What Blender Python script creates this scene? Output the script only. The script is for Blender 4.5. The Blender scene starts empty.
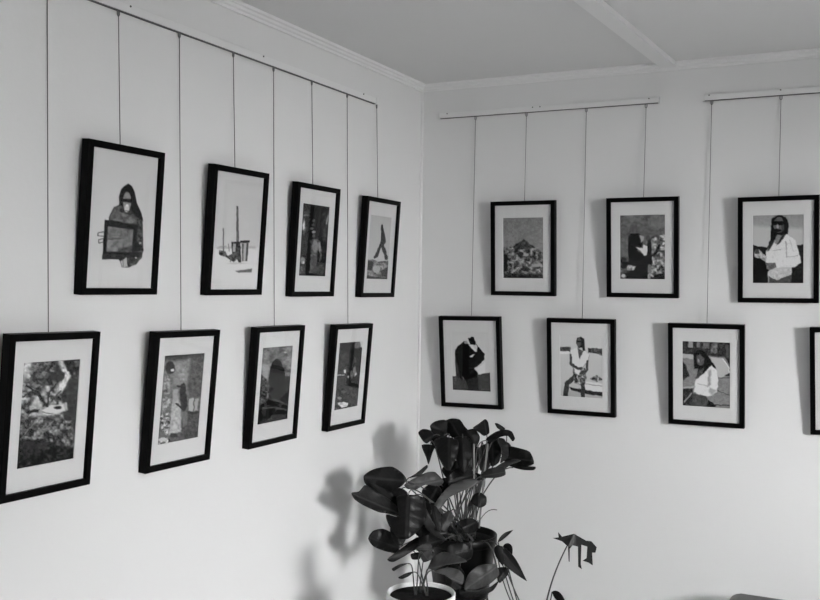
import bpy, bmesh, math, random
import numpy as np
from mathutils import Vector, Matrix

# ------------------------------------------------------------------ camera
F_PX, PITCH, ROLL, YAW = 954.72, -0.016405, 0.012395, -0.461435
CAM = Vector((2.0129, -4.1522, 1.6323))
FW = Vector((math.sin(YAW)*math.cos(PITCH), math.cos(YAW)*math.cos(PITCH), math.sin(PITCH)))
_r = Vector((math.cos(YAW), -math.sin(YAW), 0)); _u = _r.cross(FW)
RT = _r*math.cos(ROLL) + _u*math.sin(ROLL)
UP = -_r*math.sin(ROLL) + _u*math.cos(ROLL)
scene = bpy.context.scene
col = scene.collection
cd = bpy.data.cameras.new('camera'); cam = bpy.data.objects.new('camera', cd); col.objects.link(cam)
m = Matrix((RT, UP, -FW)).transposed().to_4x4(); m.translation = CAM
cam.matrix_world = m
cd.sensor_fit = 'HORIZONTAL'; cd.sensor_width = 36; cd.lens = F_PX/820*36; cd.clip_start = 0.05
scene.camera = cam

# ------------------------------------------------------------------ world, sun, daylight
ROOM_X, ROOM_Y, ROOM_Z = 4.4, -6.2, 2.59
WIN = (-2.85, -2.15, 1.25, 2.15)
WIN_FILL = (-5.35, -4.65, 1.25, 2.15)         # y0, y1, z0, z1 of the windows; the second is added as fill light
w = bpy.data.worlds.new('world'); scene.world = w; w.use_nodes = True
w.node_tree.nodes['Background'].inputs[0].default_value = (1, 1, 1, 1)
w.node_tree.nodes['Background'].inputs[1].default_value = 0.2
sd = bpy.data.lights.new('sun', 'SUN'); sun = bpy.data.objects.new('sun', sd); col.objects.link(sun)
sd.energy = 42.0; sd.angle = 0.01
sun.rotation_euler = Vector((-1.0, 0.60, -0.85)).to_track_quat('-Z', 'Y').to_euler()
sun.location = (9, -2, 6)
def window_light(name, win, energy, aim, spread):
    ad = bpy.data.lights.new(name, 'AREA'); al = bpy.data.objects.new(name, ad); col.objects.link(al)
    ad.shape = 'RECTANGLE'; ad.size = win[1]-win[0]-0.1; ad.size_y = win[3]-win[2]-0.1; ad.energy = energy; ad.spread = math.radians(spread)
    al.location = (ROOM_X+0.13, (win[0]+win[1])/2, (win[2]+win[3])/2)
    al.rotation_euler = Vector(aim).to_track_quat('-Z', 'Y').to_euler()
window_light('window_daylight', WIN, 99, (-0.80, 0.52, -0.67), 102)
window_light('added_window_fill', WIN_FILL, 14, (-0.86, 0.46, 0.10), 68)  # added unseen window lamp that brightens the upper left wall
vs = scene.view_settings
vs.view_transform = 'Standard'; vs.look = 'None'; vs.gamma = 1; vs.use_curve_mapping = False
vs.exposure = 0.15

# ------------------------------------------------------------------ helpers
def srgb(v):
    v = v/255.0
    return v/12.92 if v <= 0.04045 else ((v+0.055)/1.055)**2.4

def at(x, y, d):
    """the point at distance d along the view axis"""
    return CAM + (FW + RT*((x-410)/F_PX) - UP*((y-300)/F_PX))*d

def mat(name, g, rough=0.6, spec=0.5, bump=0.0, bscale=200, var=0.0, vscale=3.0, metal=0.0):
    mt = bpy.data.materials.new(name); mt.use_nodes = True
    nt = mt.node_tree; b = nt.nodes['Principled BSDF']
    b.inputs['Base Color'].default_value = (g, g, g, 1)
    b.inputs['Roughness'].default_value = rough
    b.inputs['Specular IOR Level'].default_value = spec
    b.inputs['Metallic'].default_value = metal
    tc = nt.nodes.new('ShaderNodeTexCoord')
    if var:
        n = nt.nodes.new('ShaderNodeTexNoise'); n.inputs['Scale'].default_value = vscale; n.inputs['Detail'].default_value = 4
        nt.links.new(tc.outputs['Object'], n.inputs['Vector'])
        r = nt.nodes.new('ShaderNodeMapRange')
        r.inputs['To Min'].default_value = g*(1-var); r.inputs['To Max'].default_value = g*(1+var)
        nt.links.new(n.outputs['Fac'], r.inputs['Value'])
        nt.links.new(r.outputs['Result'], b.inputs['Base Color'])
    if bump:
        n = nt.nodes.new('ShaderNodeTexNoise'); n.inputs['Scale'].default_value = bscale; n.inputs['Detail'].default_value = 3
        nt.links.new(tc.outputs['Object'], n.inputs['Vector'])
        bp = nt.nodes.new('ShaderNodeBump'); bp.inputs['Strength'].default_value = bump; bp.inputs['Distance'].default_value = 0.002
        nt.links.new(n.outputs['Fac'], bp.inputs['Height']); nt.links.new(bp.outputs['Normal'], b.inputs['Normal'])
    return mt

M = {}
M['wall'] = mat('painted_wall', 0.68, 0.65, 0.3, 0.10, 60, 0.012, 2.0)
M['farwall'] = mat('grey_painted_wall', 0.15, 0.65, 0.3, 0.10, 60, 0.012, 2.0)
M['ceiling'] = mat('painted_ceiling', 0.66, 0.7, 0.3, 0.10, 60, 0.015, 2.0)
M['trim'] = mat('gloss_trim_paint', 0.74, 0.4, 0.5, 0.05, 40)
M['floor'] = mat('pale_floor_boards', 0.45, 0.4, 0.4, 0.1, 30, 0.08, 4.0)
M['rail'] = mat('white_rail_enamel', 0.70, 0.35, 0.5)
M['screw'] = mat('screw_steel', 0.12, 0.4, 0.5, metal=0.6)
M['railshade'] = mat('rail_underside_shade', 0.10, 0.6, 0.3)  # dark tone stands for the shade under the rail
M['wire'] = mat('picture_wire_steel', 0.16, 0.5, 0.4, metal=0.3)
M['frame'] = mat('black_lacquered_wood', 0.0015, 0.4, 0.05, 0.03, 300)
M['matboard'] = mat('white_mat_board', 0.62, 0.8, 0.2, 0.05, 500)
M['backing'] = mat('fibre_backing_board', 0.12, 0.8, 0.2, 0.1, 300)
M['darkpot'] = mat('dark_glazed_pot', 0.003, 0.35, 0.10, 0.05, 60, 0.2, 20)
M['whitepot'] = mat('white_glazed_pot', 0.75, 0.3, 0.5, 0.02, 60)
M['soil'] = mat('potting_soil', 0.010, 0.95, 0.1, 1.0, 90, 0.5, 60)
M['stem'] = mat('green_petiole', 0.06, 0.5, 0.4, 0, 0, 0.3, 30)
M['stemlight'] = mat('pale_petiole', 0.20, 0.5, 0.4, 0, 0, 0.2, 30)
M['standmetal'] = mat('black_stand_metal', 0.01, 0.45, 0.2)
M['woodstool'] = mat('worn_wood', 0.25, 0.6, 0.3, 0.15, 40, 0.25, 14)
M['terracotta'] = mat('clay_pot', 0.2, 0.8, 0.2, 0.15, 80, 0.15, 12)
M['leather'] = mat('dark_upholstery', 0.05, 0.45, 0.45, 0.2, 220, 0.15, 18)

def leaf_material(name, lo, hi, vein):
    mt = bpy.data.materials.new(name); mt.use_nodes = True
    nt = mt.node_tree; L = nt.links.new; b = nt.nodes['Principled BSDF']
    at_ = nt.nodes.new('ShaderNodeAttribute'); at_.attribute_name = 'leaf_uv'
    sp = nt.nodes.new('ShaderNodeSeparateXYZ'); L(at_.outputs['Vector'], sp.inputs[0])
    ab = nt.nodes.new('ShaderNodeMath'); ab.operation = 'ABSOLUTE'; L(sp.outputs['X'], ab.inputs[0])
    # midrib
    rib = nt.nodes.new('ShaderNodeMapRange'); rib.inputs['From Min'].default_value = 0.03; rib.inputs['From Max'].default_value = 0.09
    rib.inputs['To Min'].default_value = 1; rib.inputs['To Max'].default_value = 0; L(ab.outputs[0], rib.inputs['Value'])
    # side veins that slant towards the tip
    ml = nt.nodes.new('ShaderNodeMath'); ml.operation = 'MULTIPLY_ADD'; ml.inputs[1].default_value = -0.35
    L(ab.outputs[0], ml.inputs[0]); L(sp.outputs['Y'], ml.inputs[2])
    sn = nt.nodes.new('ShaderNodeMath'); sn.operation = 'MULTIPLY'; sn.inputs[1].default_value = 50; L(ml.outputs[0], sn.inputs[0])
    s2 = nt.nodes.new('ShaderNodeMath'); s2.operation = 'SINE'; L(sn.outputs[0], s2.inputs[0])
    vr = nt.nodes.new('ShaderNodeMapRange'); vr.inputs['From Min'].default_value = 0.86; vr.inputs['From Max'].default_value = 1.0
    vr.inputs['To Max'].default_value = 0.25; L(s2.outputs[0], vr.inputs['Value'])
    mx = nt.nodes.new('ShaderNodeMath'); mx.operation = 'MAXIMUM'; L(rib.outputs['Result'], mx.inputs[0]); L(vr.outputs['Result'], mx.inputs[1])
    tc = nt.nodes.new('ShaderNodeTexCoord')
    n = nt.nodes.new('ShaderNodeTexNoise'); n.inputs['Scale'].default_value = 22; L(tc.outputs['Object'], n.inputs['Vector'])
    oi = nt.nodes.new('ShaderNodeObjectInfo')
    ad_ = nt.nodes.new('ShaderNodeMath'); ad_.operation = 'MULTIPLY'; L(n.outputs['Fac'], ad_.inputs[0]); L(oi.outputs['Random'], ad_.inputs[1])
    base = nt.nodes.new('ShaderNodeMapRange'); base.inputs['From Max'].default_value = 0.6
    base.inputs['To Min'].default_value = lo; base.inputs['To Max'].default_value = hi
    L(ad_.outputs[0], base.inputs['Value'])
    fm = nt.nodes.new('ShaderNodeMath'); fm.operation = 'MULTIPLY_ADD'; fm.inputs[1].default_value = vein
    L(mx.outputs[0], fm.inputs[0]); L(base.outputs['Result'], fm.inputs[2])
    L(fm.outputs[0], b.inputs['Base Color'])
    b.inputs['Roughness'].default_value = 0.38; b.inputs['Specular IOR Level'].default_value = 0.14
    bp = nt.nodes.new('ShaderNodeBump'); bp.inputs['Strength'].default_value = 0.35; bp.inputs['Distance'].default_value = 0.003; bp.invert = True
    L(mx.outputs[0], bp.inputs['Height']); L(bp.outputs['Normal'], b.inputs['Normal'])
    return mt
M['leaf'] = leaf_material('dark_leaf', 0.002, 0.009, 0.010)
M['leafmid'] = leaf_material('mid_green_leaf', 0.012, 0.050, 0.02)
M['leafpale'] = leaf_material('pale_leaf', 0.05, 0.11, 0.03)  # palest of the three leaf tones, chosen leaf by leaf

def glass_material():
    mt = bpy.data.materials.new('picture_glass'); mt.use_nodes = True
    nt = mt.node_tree; L = nt.links.new; nt.nodes.remove(nt.nodes['Principled BSDF'])
    out = nt.nodes['Material Output']
    lw = nt.nodes.new('ShaderNodeLayerWeight'); lw.inputs['Blend'].default_value = 0.5
    pw = nt.nodes.new('ShaderNodeMath'); pw.operation = 'POWER'; pw.inputs[1].default_value = 5; L(lw.outputs['Facing'], pw.inputs[0])
    ma = nt.nodes.new('ShaderNodeMath'); ma.operation = 'MULTIPLY_ADD'; ma.inputs[1].default_value = 0.985; ma.inputs[2].default_value = 0.012
    L(pw.outputs[0], ma.inputs[0])
    tr = nt.nodes.new('ShaderNodeBsdfTransparent'); gl = nt.nodes.new('ShaderNodeBsdfGlossy'); gl.inputs['Roughness'].default_value = 0.0
    mx = nt.nodes.new('ShaderNodeMixShader'); L(ma.outputs[0], mx.inputs[0]); L(tr.outputs[0], mx.inputs[1]); L(gl.outputs[0], mx.inputs[2])
    L(mx.outputs[0], out.inputs['Surface'])
    return mt
M['glass'] = glass_material()

def print_material():
    mt = bpy.data.materials.new('photographic_print'); mt.use_nodes = True
    nt = mt.node_tree; b = nt.nodes['Principled BSDF']
    a = nt.nodes.new('ShaderNodeVertexColor'); a.layer_name = 'tone'
    tc = nt.nodes.new('ShaderNodeTexCoord')
    n = nt.nodes.new('ShaderNodeTexNoise'); n.inputs['Scale'].default_value = 900
    nt.links.new(tc.outputs['Object'], n.inputs['Vector'])
    r = nt.nodes.new('ShaderNodeMapRange'); r.inputs['To Min'].default_value = 0.9; r.inputs['To Max'].default_value = 1.1
    nt.links.new(n.outputs['Fac'], r.inputs['Value'])
    mx = nt.nodes.new('ShaderNodeVectorMath'); mx.operation = 'MULTIPLY'
    nt.links.new(a.outputs['Color'], mx.inputs[0]); nt.links.new(r.outputs['Result'], mx.inputs[1])
    nt.links.new(mx.outputs[0], b.inputs['Base Color'])
    b.inputs['Roughness'].default_value = 0.6; b.inputs['Specular IOR Level'].default_value = 0.08
    return mt
M['print'] = print_material()

def link(name, me, m, parent=None):
    o = bpy.data.objects.new(name, me); col.objects.link(o)
    if m is not None and not me.materials: me.materials.append(m)
    if parent is not None: o.parent = parent
    return o

def mesh_bm(name, bm, m, parent=None, smooth=False):
    me = bpy.data.meshes.new(name)
    bmesh.ops.recalc_face_normals(bm, faces=bm.faces)
    if smooth:
        for f in bm.faces: f.smooth = True
    bm.to_mesh(me); bm.free()
    return link(name, me, m, parent)

def add_box(bm, a, b, bevel=0.0, seg=2):
    lo = [min(p, q) for p, q in zip(a, b)]; hi = [max(p, q) for p, q in zip(a, b)]
    v = [bm.verts.new((x, y, z)) for z in (lo[2], hi[2]) for y in (lo[1], hi[1]) for x in (lo[0], hi[0])]
    fs = [bm.faces.new([v[i] for i in q]) for q in ((0, 2, 3, 1), (4, 5, 7, 6), (0, 1, 5, 4), (2, 6, 7, 3), (0, 4, 6, 2), (1, 3, 7, 5))]
    if bevel:
        es = {e for f in fs for e in f.edges}
        bmesh.ops.bevel(bm, geom=list(es), offset=bevel, segments=seg, affect='EDGES', profile=0.5)

def box(name, a, b, m, parent=None, bevel=0.0, seg=2, smooth=False):
    bm = bmesh.new(); add_box(bm, a, b, bevel, seg)
    return mesh_bm(name, bm, m, parent, smooth)

def add_tube(bm, pts, rad, n=8, caps=True):
    pts = [Vector(p) for p in pts]
    rads = rad if isinstance(rad, (list, tuple)) else [rad]*len(pts)
    ref = None; rings = []
    for i, p in enumerate(pts):
        t = (pts[min(i+1, len(pts)-1)] - pts[max(i-1, 0)]).normalized()
        if ref is None:
            ref = t.cross(Vector((0.31, 0.77, 0.55))).normalized()
        ref = (ref - t*ref.dot(t)).normalized(); bi = t.cross(ref)
        rings.append([bm.verts.new(p + (ref*math.cos(2*math.pi*k/n) + bi*math.sin(2*math.pi*k/n))*rads[i]) for k in range(n)])
    for a, b in zip(rings, rings[1:]):
        for k in range(n): bm.faces.new((a[k], a[(k+1) % n], b[(k+1) % n], b[k]))
    if caps:
        bm.faces.new(rings[0][::-1]); bm.faces.new(rings[-1])

def tube(name, pts, rad, m, parent=None, n=8):
    bm = bmesh.new(); add_tube(bm, pts, rad, n)
    return mesh_bm(name, bm, m, parent, True)

def lathe(name, prof, c, m, parent=None, n=40):
    bm = bmesh.new(); rings = []
    for r, z in prof:
        rings.append([bm.verts.new((c[0]+r*math.cos(2*math.pi*k/n), c[1]+r*math.sin(2*math.pi*k/n), c[2]+z)) for k in range(n)])
    for a, b in zip(rings, rings[1:]):
        for k in range(n): bm.faces.new((a[k], a[(k+1) % n], b[(k+1) % n], b[k]))
    bm.faces.new(rings[0][::-1]); bm.faces.new(rings[-1])
    return mesh_bm(name, bm, m, parent, True)

def bez(p0, p1, p2, n):
    return [p0*(1-t)**2 + p1*2*t*(1-t) + p2*t*t for t in [i/n for i in range(n+1)]]

def thing(name, loc, label, cat, group=None):
    o = bpy.data.objects.new(name, None); col.objects.link(o); o.location = loc
    o.empty_display_size = 0.05
    return tag(o, label, cat, group)

def tag(o, label, cat, group=None):
    o['label'] = label; o['category'] = cat
    if group: o['group'] = group
    return o

def adopt(root):
    """children were modelled in world coordinates: keep them there under the moved root"""
    bpy.context.view_layer.update()
    inv = root.matrix_world.inverted()
    for ch in root.children: ch.matrix_parent_inverse = inv

def struct(o, label, cat):
    o['kind'] = 'structure'; return tag(o, label, cat)

# ------------------------------------------------------------------ room shell
T = 0.12
struct(box('floor', (-T, T, -0.1), (ROOM_X+T, ROOM_Y-T, 0), M['floor']), 'pale floor of the room below the pictures', 'floor')
struct(box('ceiling', (-T, T, ROOM_Z), (ROOM_X+T, ROOM_Y-T, ROOM_Z+0.1), M['ceiling']), 'plain painted ceiling with a flat batten', 'ceiling')
struct(box('wall_left', (-T, T, 0), (0, ROOM_Y-T, ROOM_Z), M['wall']), 'brighter white wall with eight black frames in two rows', 'wall')
struct(box('wall_back', (0, T, 0), (ROOM_X+T, 0, ROOM_Z), M['wall']), 'white wall behind the plants with two short picture rails', 'wall')
struct(box('wall_front', (0, ROOM_Y-T, 0), (ROOM_X+T, ROOM_Y, ROOM_Z), M['farwall']), 'grey wall facing the picture corner', 'wall')
bm = bmesh.new()
ya = [ROOM_Y, WIN_FILL[0], WIN_FILL[1], WIN[0], WIN[1], 0]
for k in range(5):
    if k in (0, 2, 4): add_box(bm, (ROOM_X, ya[k], 0), (ROOM_X+T, ya[k+1], ROOM_Z))
    else:
        add_box(bm, (ROOM_X, ya[k], 0), (ROOM_X+T, ya[k+1], WIN[2])); add_box(bm, (ROOM_X, ya[k], WIN[3]), (ROOM_X+T, ya[k+1], ROOM_Z))
struct(mesh_bm('wall_right', bm, M['farwall']), 'grey wall with a window and an added second window opposite the long picture row', 'wall')
for n_, (y0, y1, z0, z1), lb in ((1, WIN, 'white framed window nearer the picture corner, letting in daylight'), (2, WIN_FILL, 'added white framed window farther from the picture corner, lighting the upper left wall')):
    wn = thing('window_%d' % n_, (ROOM_X+0.05, (y0+y1)/2, z0), lb, 'window'); wn['kind'] = 'structure'
    yc = (y0+y1)/2
    for a, b in (((0.02, y0, z0), (0.09, y0+0.05, z1)), ((0.02, y1-0.05, z0), (0.09, y1, z1)),
                 ((0.02, y0+0.05, z0), (0.09, y1-0.05, z0+0.05)), ((0.02, y0+0.05, z1-0.05), (0.09, y1-0.05, z1)),
                 ((0.03, yc-0.02, z0+0.05), (0.08, yc+0.02, z1-0.05))):
        box('window_frame', (ROOM_X+a[0], a[1], a[2]), (ROOM_X+b[0], b[1], b[2]), M['trim'], wn)
    box('window_sill', (ROOM_X-0.05, y0-0.05, z0-0.035), (ROOM_X-0.001, y1+0.05, z0-0.002), M['trim'], wn)
    adopt(wn)

def extrude_profile(name, prof, p0, p1, out, label):
    """prof: (distance from wall, height) polygon carried along p0-p1"""
    bm = bmesh.new()
    r = [[bm.verts.new(Vector(p) + Vector(out)*d + Vector((0, 0, z))) for d, z in prof] for p in (p0, p1)]
    n = len(prof)
    for k in range(n): bm.faces.new((r[0][k], r[0][(k+1) % n], r[1][(k+1) % n], r[1][k]))
    bm.faces.new(r[0][::-1]); bm.faces.new(r[1])
    return struct(mesh_bm(name, bm, M['trim']), label, 'trim')
CORN = [(0, 2.558), (0.008, 2.558), (0.010, 2.566), (0.018, 2.570), (0.021, 2.577), (0.030, 2.580), (0.032, 2.5895), (0, 2.5895)]
extrude_profile('trim_1', CORN, (0, 0, 0), (0, ROOM_Y, 0), (1, 0, 0), 'stepped white cornice above the long picture rail')
extrude_profile('trim_2', CORN, (0, 0, 0), (ROOM_X, 0, 0), (0, -1, 0), 'stepped white cornice above the two short picture rails')
# ceiling batten, a little out of square with the walls
bm = bmesh.new(); v = []
for z in (2.568, 2.5895):
    for x, y in ((1.138, -0.03), (1.203, -0.03), (0.895, -5.9), (0.830, -5.9)): v.append(bm.verts.new((x, y, z)))
for q in ((0, 1, 2, 3), (4, 7, 6, 5), (0, 4, 5, 1), (1, 5, 6, 2), (2, 6, 7, 3), (3, 7, 4, 0)): bm.faces.new([v[i] for i in q])
struct(mesh_bm('trim_3', bm, M['trim']), 'flat white batten running across the ceiling', 'trim')
bm = bmesh.new(); add_tube(bm, [(0.004, -0.004, 0), (0.004, -0.004, 2.56)], 0.006, 10)
struct(mesh_bm('trim_4', bm, M['trim']), 'slim white bead down the corner of the two walls', 'trim')
for nm, a, b, lb in (('baseboard_left', (0, -0.02, 0), (0.018, ROOM_Y, 0.12), 'white baseboard under the long picture row'),
                     ('baseboard_back', (0, 0, 0), (ROOM_X, -0.018, 0.12), 'white baseboard behind the plants')):
    struct(box(nm, a, b, M['trim'], bevel=0.003), lb, 'baseboard')

# ------------------------------------------------------------------ picture rails
def rail(wall, u0, u1, zb, zt, label, screws):
    if wall == 'L': P = lambda u, n, z: (n, u, z)
    else: P = lambda u, n, z: (u, -n, z)
    r = thing('picture_rail', P((u0+u1)/2, 0, zb), label, 'rail', 'white picture rails')
    bm = bmesh.new()
    add_box(bm, P(u0, 0.0, zb), P(u1, 0.014, zt), 0.002, 2)
    mesh_bm('track', bm, M['rail'], r)
    bm = bmesh.new(); add_box(bm, P(u0+0.004, 0.002, zb-0.003), P(u1-0.004, 0.011, zb))  # thin dark strip drawn as the rail's underside shadow line
    mesh_bm('underside_shade', bm, M['railshade'], r)
    for u in (u0, u1):
        box('end_cap', P(u-0.0025, 0.0, zb-0.003), P(u+0.0025, 0.0155, zt+0.001), M['rail'], r, 0.001)
    for u in screws:
        bm = bmesh.new(); add_tube(bm, [P(u, 0.012, zt-0.004), P(u, 0.0165, zt-0.004)], 0.003, 8)
        mesh_bm('screw', bm, M['screw'], r)
    adopt(r)
rail('L', -3.0, -0.485, 2.418, 2.442, 'long white picture rail with eight hanging wires', (-2.6, -2.0, -1.33, -0.6))
rail('R', 0.098, 1.132, 2.424, 2.447, 'short white picture rail with four hanging wires', (0.14, 0.565, 0.60, 1.09))
rail('R', 1.318, 2.40, 2.418, 2.442, 'white picture rail beyond the gap, above the white blouse portrait', (1.34, 1.62, 2.2))

# ------------------------------------------------------------------ photographs (flat prints painted as tone per mesh point)
def vnoise(X, Y, seed):
    def h(i, j):
        n = (i*374761393 + j*668265263 + seed*974711) & 0x7fffffff
        n = ((n ^ (n >> 13))*1274126177) & 0x7fffffff
        return (n & 0xffff)/65535.0
    xi = np.floor(X).astype(np.int64); yi = np.floor(Y).astype(np.int64); fx = X-xi; fy = Y-yi
    fx = fx*fx*(3-2*fx); fy = fy*fy*(3-2*fy)
    return (h(xi, yi)*(1-fx)+h(xi+1, yi)*fx)*(1-fy) + (h(xi, yi+1)*(1-fx)+h(xi+1, yi+1)*fx)*fy

def seg_dist(X, Y, a, b):
    dx, dy = b[0]-a[0], b[1]-a[1]; L2 = dx*dx+dy*dy+1e-9
    t = np.clip(((X-a[0])*dx+(Y-a[1])*dy)/L2, 0, 1)
    return np.hypot(X-a[0]-t*dx, Y-a[1]-t*dy)

def poly_alpha(X, Y, pts, soft):
    inside = np.zeros(X.shape, bool); d = np.full(X.shape, 1e9)
    for a, b in zip(pts, pts[1:]+pts[:1]):
        d = np.minimum(d, seg_dist(X, Y, a, b))
        c = ((a[1] > Y) != (b[1] > Y))
        xi = (b[0]-a[0])*(Y-a[1])/((b[1]-a[1]) or 1e-9)+a[0]
        inside ^= c & (X < xi)
    return np.clip(0.5+np.where(inside, d, -d)/soft, 0, 1)

def paint(quad, ops, nu, nv, seed, mv):
    u, v = np.meshgrid(np.linspace(0, 1, nu), np.linspace(0, 1, nv))
    q = np.array(quad, float)
    P = [(q[0][k]*(1-u)+q[1][k]*u)*(1-v) + (q[3][k]*(1-u)+q[2][k]*u)*v for k in (0, 1)]
    X, Y = P
    wp = 0.35 if max(abs(q[0][0]-q[1][0]), 1) > 300 and quad[0][1] < -100 else 0.8
    X = X + wp*9*(vnoise(P[0]/22, P[1]/22, seed+11)-.5) + wp*5*(vnoise(P[0]/9, P[1]/9, seed+12)-.5)
    Y = Y + wp*9*(vnoise(P[0]/22, P[1]/22, seed+13)-.5) + wp*5*(vnoise(P[0]/9, P[1]/9, seed+14)-.5)
    G = np.full(X.shape, 128.0)
    for k, op in enumerate(ops):
        kind = op[0]
        if kind == 'bg': G = op[1]*(1-v)+op[2]*v
        elif kind == 'p':
            soft = op[3] if len(op) > 3 else 6
            a = poly_alpha(X, Y, op[1], soft)
            val = op[2]
            if len(op) > 4:                       # mottled patch: amplitude, grain size
                g = op[5] if len(op) > 5 else 14.0
                nz = (vnoise(X/g, Y/g, seed+k)-.5)*1.3 + (vnoise(X/g*2.3, Y/g*2.3, seed+k+50)-.5)*.9
                val = np.clip(op[2]+op[4]*nz, 5, 240)
            G = G*(1-a)+val*a
        elif kind == 'e':
            cx, cy, rx, ry, val = op[1:6]
            d = (1-np.hypot((X-cx)/rx, (Y-cy)/ry))*min(rx, ry)
            a = np.clip(0.5+d/5, 0, 1); G = G*(1-a)+val*a
        elif kind == 'l':
            pts, wd, val = op[1:4]
            d = np.full(X.shape, 1e9)
            for a_, b_ in zip(pts, pts[1:]): d = np.minimum(d, seg_dist(X, Y, a_, b_))
            a = np.clip(0.5+(wd/2-d)/4, 0, 1); G = G*(1-a)+val*a
    nz = (vnoise(P[0]/13, P[1]/13, seed+21)-.5)*.34 + (vnoise(P[0]/6, P[1]/6, seed+22)-.5)*.26
    dark = np.clip((mv*0.86-G)/(mv*0.5), 0.015, 1)                       # film mottle, least in the bare highlights
    return np.clip(G*(1+nz*dark), 4, 240)

PR = {}
PR['L1'] = (205, [(23,-208),(433,-135),(385,679),(-25,679)], [('bg',196,206),
 ('l',[(88,325),(56,333),(55,350),(88,352)],6,90), ('l',[(88,368),(60,376),(62,396),(88,390)],6,90),
 ('p',[(120,235),(150,170),(200,150),(270,170),(330,235),(336,440),(326,490),(290,530),(240,552),(200,545),(185,505),(120,420)],62,6,40),
 ('p',[(124,235),(150,185),(210,205),(290,235),(295,275),(230,268),(128,250)],105,8,30),
 ('p',[(185,160),(182,100),(195,60),(215,35),(240,22),(262,38),(280,75),(292,140),(325,215),(334,258),(300,232),(265,205),(250,165),(205,165)],24),
 ('e',232,135,26,62,140), ('p',[(203,116),(266,118),(262,142),(206,138)],22), ('e',230,180,16,22,195), ('e',232,160,8,8,215), ('l',[(220,193),(240,193)],5,90),
 ('p',[(97,248),(300,285),(278,475),(200,498),(80,498)],26), ('p',[(115,292),(272,310),(262,452),(105,450)],118,6,30,40),
 ('l',[(112,372),(190,368)],6,80), ('l',[(112,345),(250,350)],4,100), ('p',[(180,430),(265,410),(262,452),(175,452)],75,14),
 ('p',[(88,462),(270,470),(230,492),(84,492)],48,5,30), ('e',300,420,26,26,22), ('e',285,470,32,22,34), ('l',[(260,440),(320,380)],8,15), ('e',315,395,8,8,150), ('e',288,488,8,6,150),
 ('p',[(188,512),(230,485),(236,545),(205,547)],178), ('l',[(205,500),(210,540)],4,110)])
PR['L2'] = (208, [(57,-168),(383,-115),(330,663),(5,663)], [('bg',196,204), ('p',[(50,375),(340,372),(330,663),(5,663)],212,10),
 ('p',[(60,366),(320,360),(320,376),(60,380)],180,8), ('p',[(190,78),(203,78),(206,335),(187,335)],105,4), ('p',[(98,235),(106,235),(106,400),(98,400)],120,4),
 ('p',[(155,330),(216,328),(222,470),(205,478),(186,430),(160,425)],58,5,50), ('p',[(165,342),(186,342),(182,402),(164,400)],165,4), ('p',[(215,320),(282,320),(280,336),(215,338)],50,4),
 ('p',[(225,340),(272,336),(264,465),(228,466)],175,4), ('p',[(225,340),(240,340),(234,465),(226,466)],110,4), ('p',[(258,336),(272,336),(264,465),(250,465)],85,4),
 ('p',[(74,388),(115,395),(130,428),(190,402),(205,440),(170,470),(120,440),(74,420)],85,5,60), ('e',85,412,12,10,40), ('l',[(135,345),(140,395)],5,130), ('l',[(75,365),(120,362)],5,150),
 ('l',[(150,440),(148,470)],6,120), ('p',[(180,534),(296,518),(293,544),(205,546)],105,8), ('e',190,480,60,6,190)])
PR['L3'] = (205, [(63,32),(257,55),(225,570),(28,562)], [('bg',34,22), ('p',[(70,95),(105,92),(102,138),(66,135)],70,6), ('p',[(66,120),(104,120),(104,126),(66,126)],130,4),
 ('p',[(55,140),(100,140),(90,400),(45,420)],48,10,20), ('e',70,205,15,60,95), ('e',70,200,7,32,225),
 ('p',[(190,110),(252,80),(236,320),(200,300)],52,10,25), ('p',[(226,185),(243,95),(250,120),(238,190)],150,8), ('p',[(205,230),(228,200),(225,300),(205,290)],75,10),
 ('p',[(115,60),(175,70),(165,300),(115,300)],14,10), ('e',138,160,12,14,95), ('e',134,190,11,10,85), ('e',122,216,13,10,105), ('e',137,242,12,10,150), ('e',138,272,12,14,90),
 ('p',[(112,300),(165,288),(192,330),(198,440),(182,460),(160,400),(155,540),(106,540),(118,400)],88,8,30), ('e',150,345,22,46,135), ('e',182,350,9,40,150), ('e',135,410,20,10,120), ('e',172,410,10,30,20), ('e',135,450,18,40,80),
 ('e',60,448,16,26,135), ('e',66,462,6,10,210), ('p',[(36,490),(75,480),(70,545),(32,545)],90,10,60), ('p',[(150,490),(215,475),(212,560),(150,558)],58,10,25)])
PR['L4'] = (195, [(55,42),(212,58),(185,555),(25,548)], [('bg',172,185),
 ('p',[(122,276),(142,284),(104,378),(84,386),(82,376)],25), ('p',[(135,285),(155,278),(182,360),(186,394),(168,396)],28),
 ('p',[(130,125),(138,117),(146,128),(160,190),(168,262),(156,280),(145,292),(126,282),(133,200)],16),
 ('p',[(35,396),(80,394),(110,410),(190,402),(187,555),(25,548)],112,6,60,18), ('p',[(35,400),(80,415),(62,482),(30,470)],32,8), ('p',[(25,520),(100,530),(188,538),(186,556),(24,550)],40,8),
 ('p',[(132,485),(185,450),(182,530),(140,525)],42,8), ('l',[(110,415),(170,410)],6,40), ('e',100,470,28,30,160)])
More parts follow.
